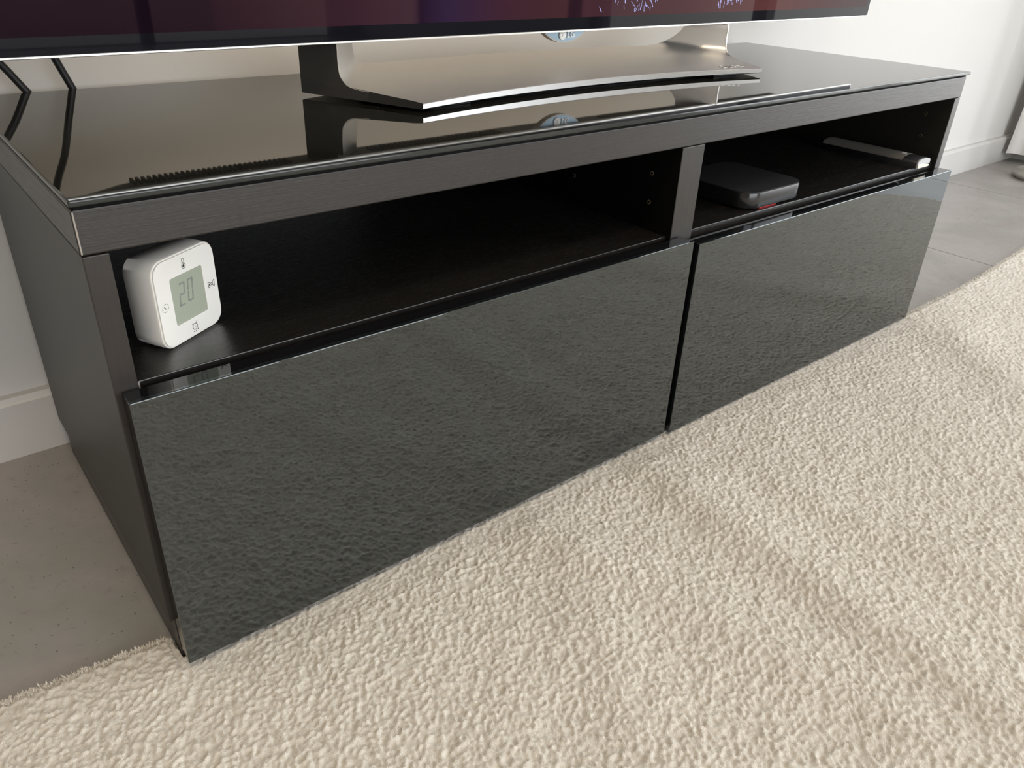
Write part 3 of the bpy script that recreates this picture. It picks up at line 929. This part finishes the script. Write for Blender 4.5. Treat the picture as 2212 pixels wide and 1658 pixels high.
top_pts = [(x, z) for x, z in arch(x0, x1, ZS, .0145, 16)][2:-2]
lo = [(x, z - .0006) for x, z in top_pts]; hi = [(x, z + .0007) for x, z in top_pts]
xz_prism(bm, hi + lo[::-1], .026, .157)  # paler grey shell over the top of the black body
tp = from_bm('grey_top_strip', bm, M['remote_top'], rem, True, 50); tp['label'] = 'paler grey strip along the top'
bm = bmesh.new(); disc(bm, (1.1440, .034, ZS + .0150), (0, 0, 1), .0042, .0006, 20)
from_bm('button', bm, M['cap'], rem)
bm = bmesh.new(); xz_prism(bm, arch(x0 + .002, x1 - .001, ZS + .0040, .0095), .0012, .0036)
cp = from_bm('end_cap', bm, M['cap'], rem, True, 50); cp['label'] = 'pale grey end cap'
bm = bmesh.new(); xz_prism(bm, [(x0 + .003, ZS + .0003), (x1 - .004, ZS + .0003), (x1 - .004, ZS + .0030), (x1 - .012, ZS + .0038), (x1 - .022, ZS + .0056), (x0 + .008, ZS + .0062), (x0 + .003, ZS + .0052)], .0006, .0036)
cc = from_bm('cream_insert', bm, M['cream'], cp, True, 50)

# ------------------------------------------------------------------ curtain and lamp at the right
def curtain():
    bm = bmesh.new()
    ny, nz = 90, 26
    y0, y1 = .385, .0
    th = .0012
    def pt(j, k, s):
        v = j / ny; z = .028 + (2.28 - .028) * k / nz
        y = y0 + (y1 - y0) * v
        amp = .028 * min(1, .25 + v * 6)
        x = 2.615 + .02 * v * 0 + amp * (1 - math.cos(v * math.pi * 9)) * .55 + .045 * min(1, (z - .028) / .6)
        if j == 0: y -= .0
        y -= .02 * min(1, z / 1.0) * (1 - v)
        return Vector((x + s * th, y, z + .002 * math.sin(v * 40) * (1 if k == 0 else 0)))
    F = [[[bm.verts.new(pt(j, k, s)) for k in range(nz + 1)] for j in range(ny + 1)] for s in (0, 1)]
    for j in range(ny):
        for k in range(nz):
            bm.faces.new((F[0][j][k], F[0][j + 1][k], F[0][j + 1][k + 1], F[0][j][k + 1]))
            bm.faces.new((F[1][j][k], F[1][j][k + 1], F[1][j + 1][k + 1], F[1][j + 1][k]))
    for j in range(ny):
        bm.faces.new((F[0][j][0], F[1][j][0], F[1][j + 1][0], F[0][j + 1][0])); bm.faces.new((F[0][j][nz], F[0][j + 1][nz], F[1][j + 1][nz], F[1][j][nz]))
    for k in range(nz):
        bm.faces.new((F[0][0][k], F[0][0][k + 1], F[1][0][k + 1], F[1][0][k])); bm.faces.new((F[0][ny][k], F[1][ny][k], F[1][ny][k + 1], F[0][ny][k + 1]))
    return from_bm('curtain', bm, M['fabric'], None, True, 70)
cu = curtain(); tag(cu, 'white floor-length curtain hanging at the right edge beside the bright wall', 'curtain')
bar = tube('curtain_rail', [(2.69, .36, 2.30), (2.69, -1.2, 2.30), (2.69, -3.1, 2.30)], .012, M['lamp_metal'])
tag(bar, 'thin metal rail above the glazed door carrying the white curtain', 'rail')

lamp = empty('floor_lamp', (2.50, .222, 0), 'floor lamp with a low round grey metal foot standing near the curtain', 'lamp')
def lathe(bm, cx, cy, prof, n=48):
    R_ = [[bm.verts.new((cx + r * math.cos(2 * math.pi * i / n), cy + r * math.sin(2 * math.pi * i / n), z)) for i in range(n)] for r, z in prof]
    for a, b_ in zip(R_, R_[1:]):
        for i in range(n): bm.faces.new((a[i], a[(i + 1) % n], b_[(i + 1) % n], b_[i]))
    bm.faces.new(R_[0][::-1]); bm.faces.new(R_[-1])
LXc, LYc = 2.50, .222
bm = bmesh.new(); lathe(bm, LXc, LYc, [(.078, 0), (.078, .003), (.086, .006), (.088, .012), (.084, .020), (.060, .027), (.014, .031)])
from_bm('lamp_base', bm, M['lamp_metal'], lamp, True, 50)
bm = bmesh.new(); lathe(bm, LXc, LYc, [(.009, .030), (.009, 1.32)], 20); from_bm('pole', bm, M['lamp_metal'], lamp)
bm = bmesh.new()
R1 = [[bm.verts.new((LXc + r * math.cos(2 * math.pi * i / 48), LYc + r * math.sin(2 * math.pi * i / 48), z)) for i in range(48)] for r, z in ((.15, 1.25), (.12, 1.50), (.118, 1.50), (.148, 1.25))]
for a, b_ in ((0, 1), (1, 2), (2, 3), (3, 0)):
    for i in range(48): bm.faces.new((R1[a][i], R1[a][(i + 1) % 48], R1[b_][(i + 1) % 48], R1[b_][i]))
from_bm('lamp_shade', bm, M['fabric'], lamp)
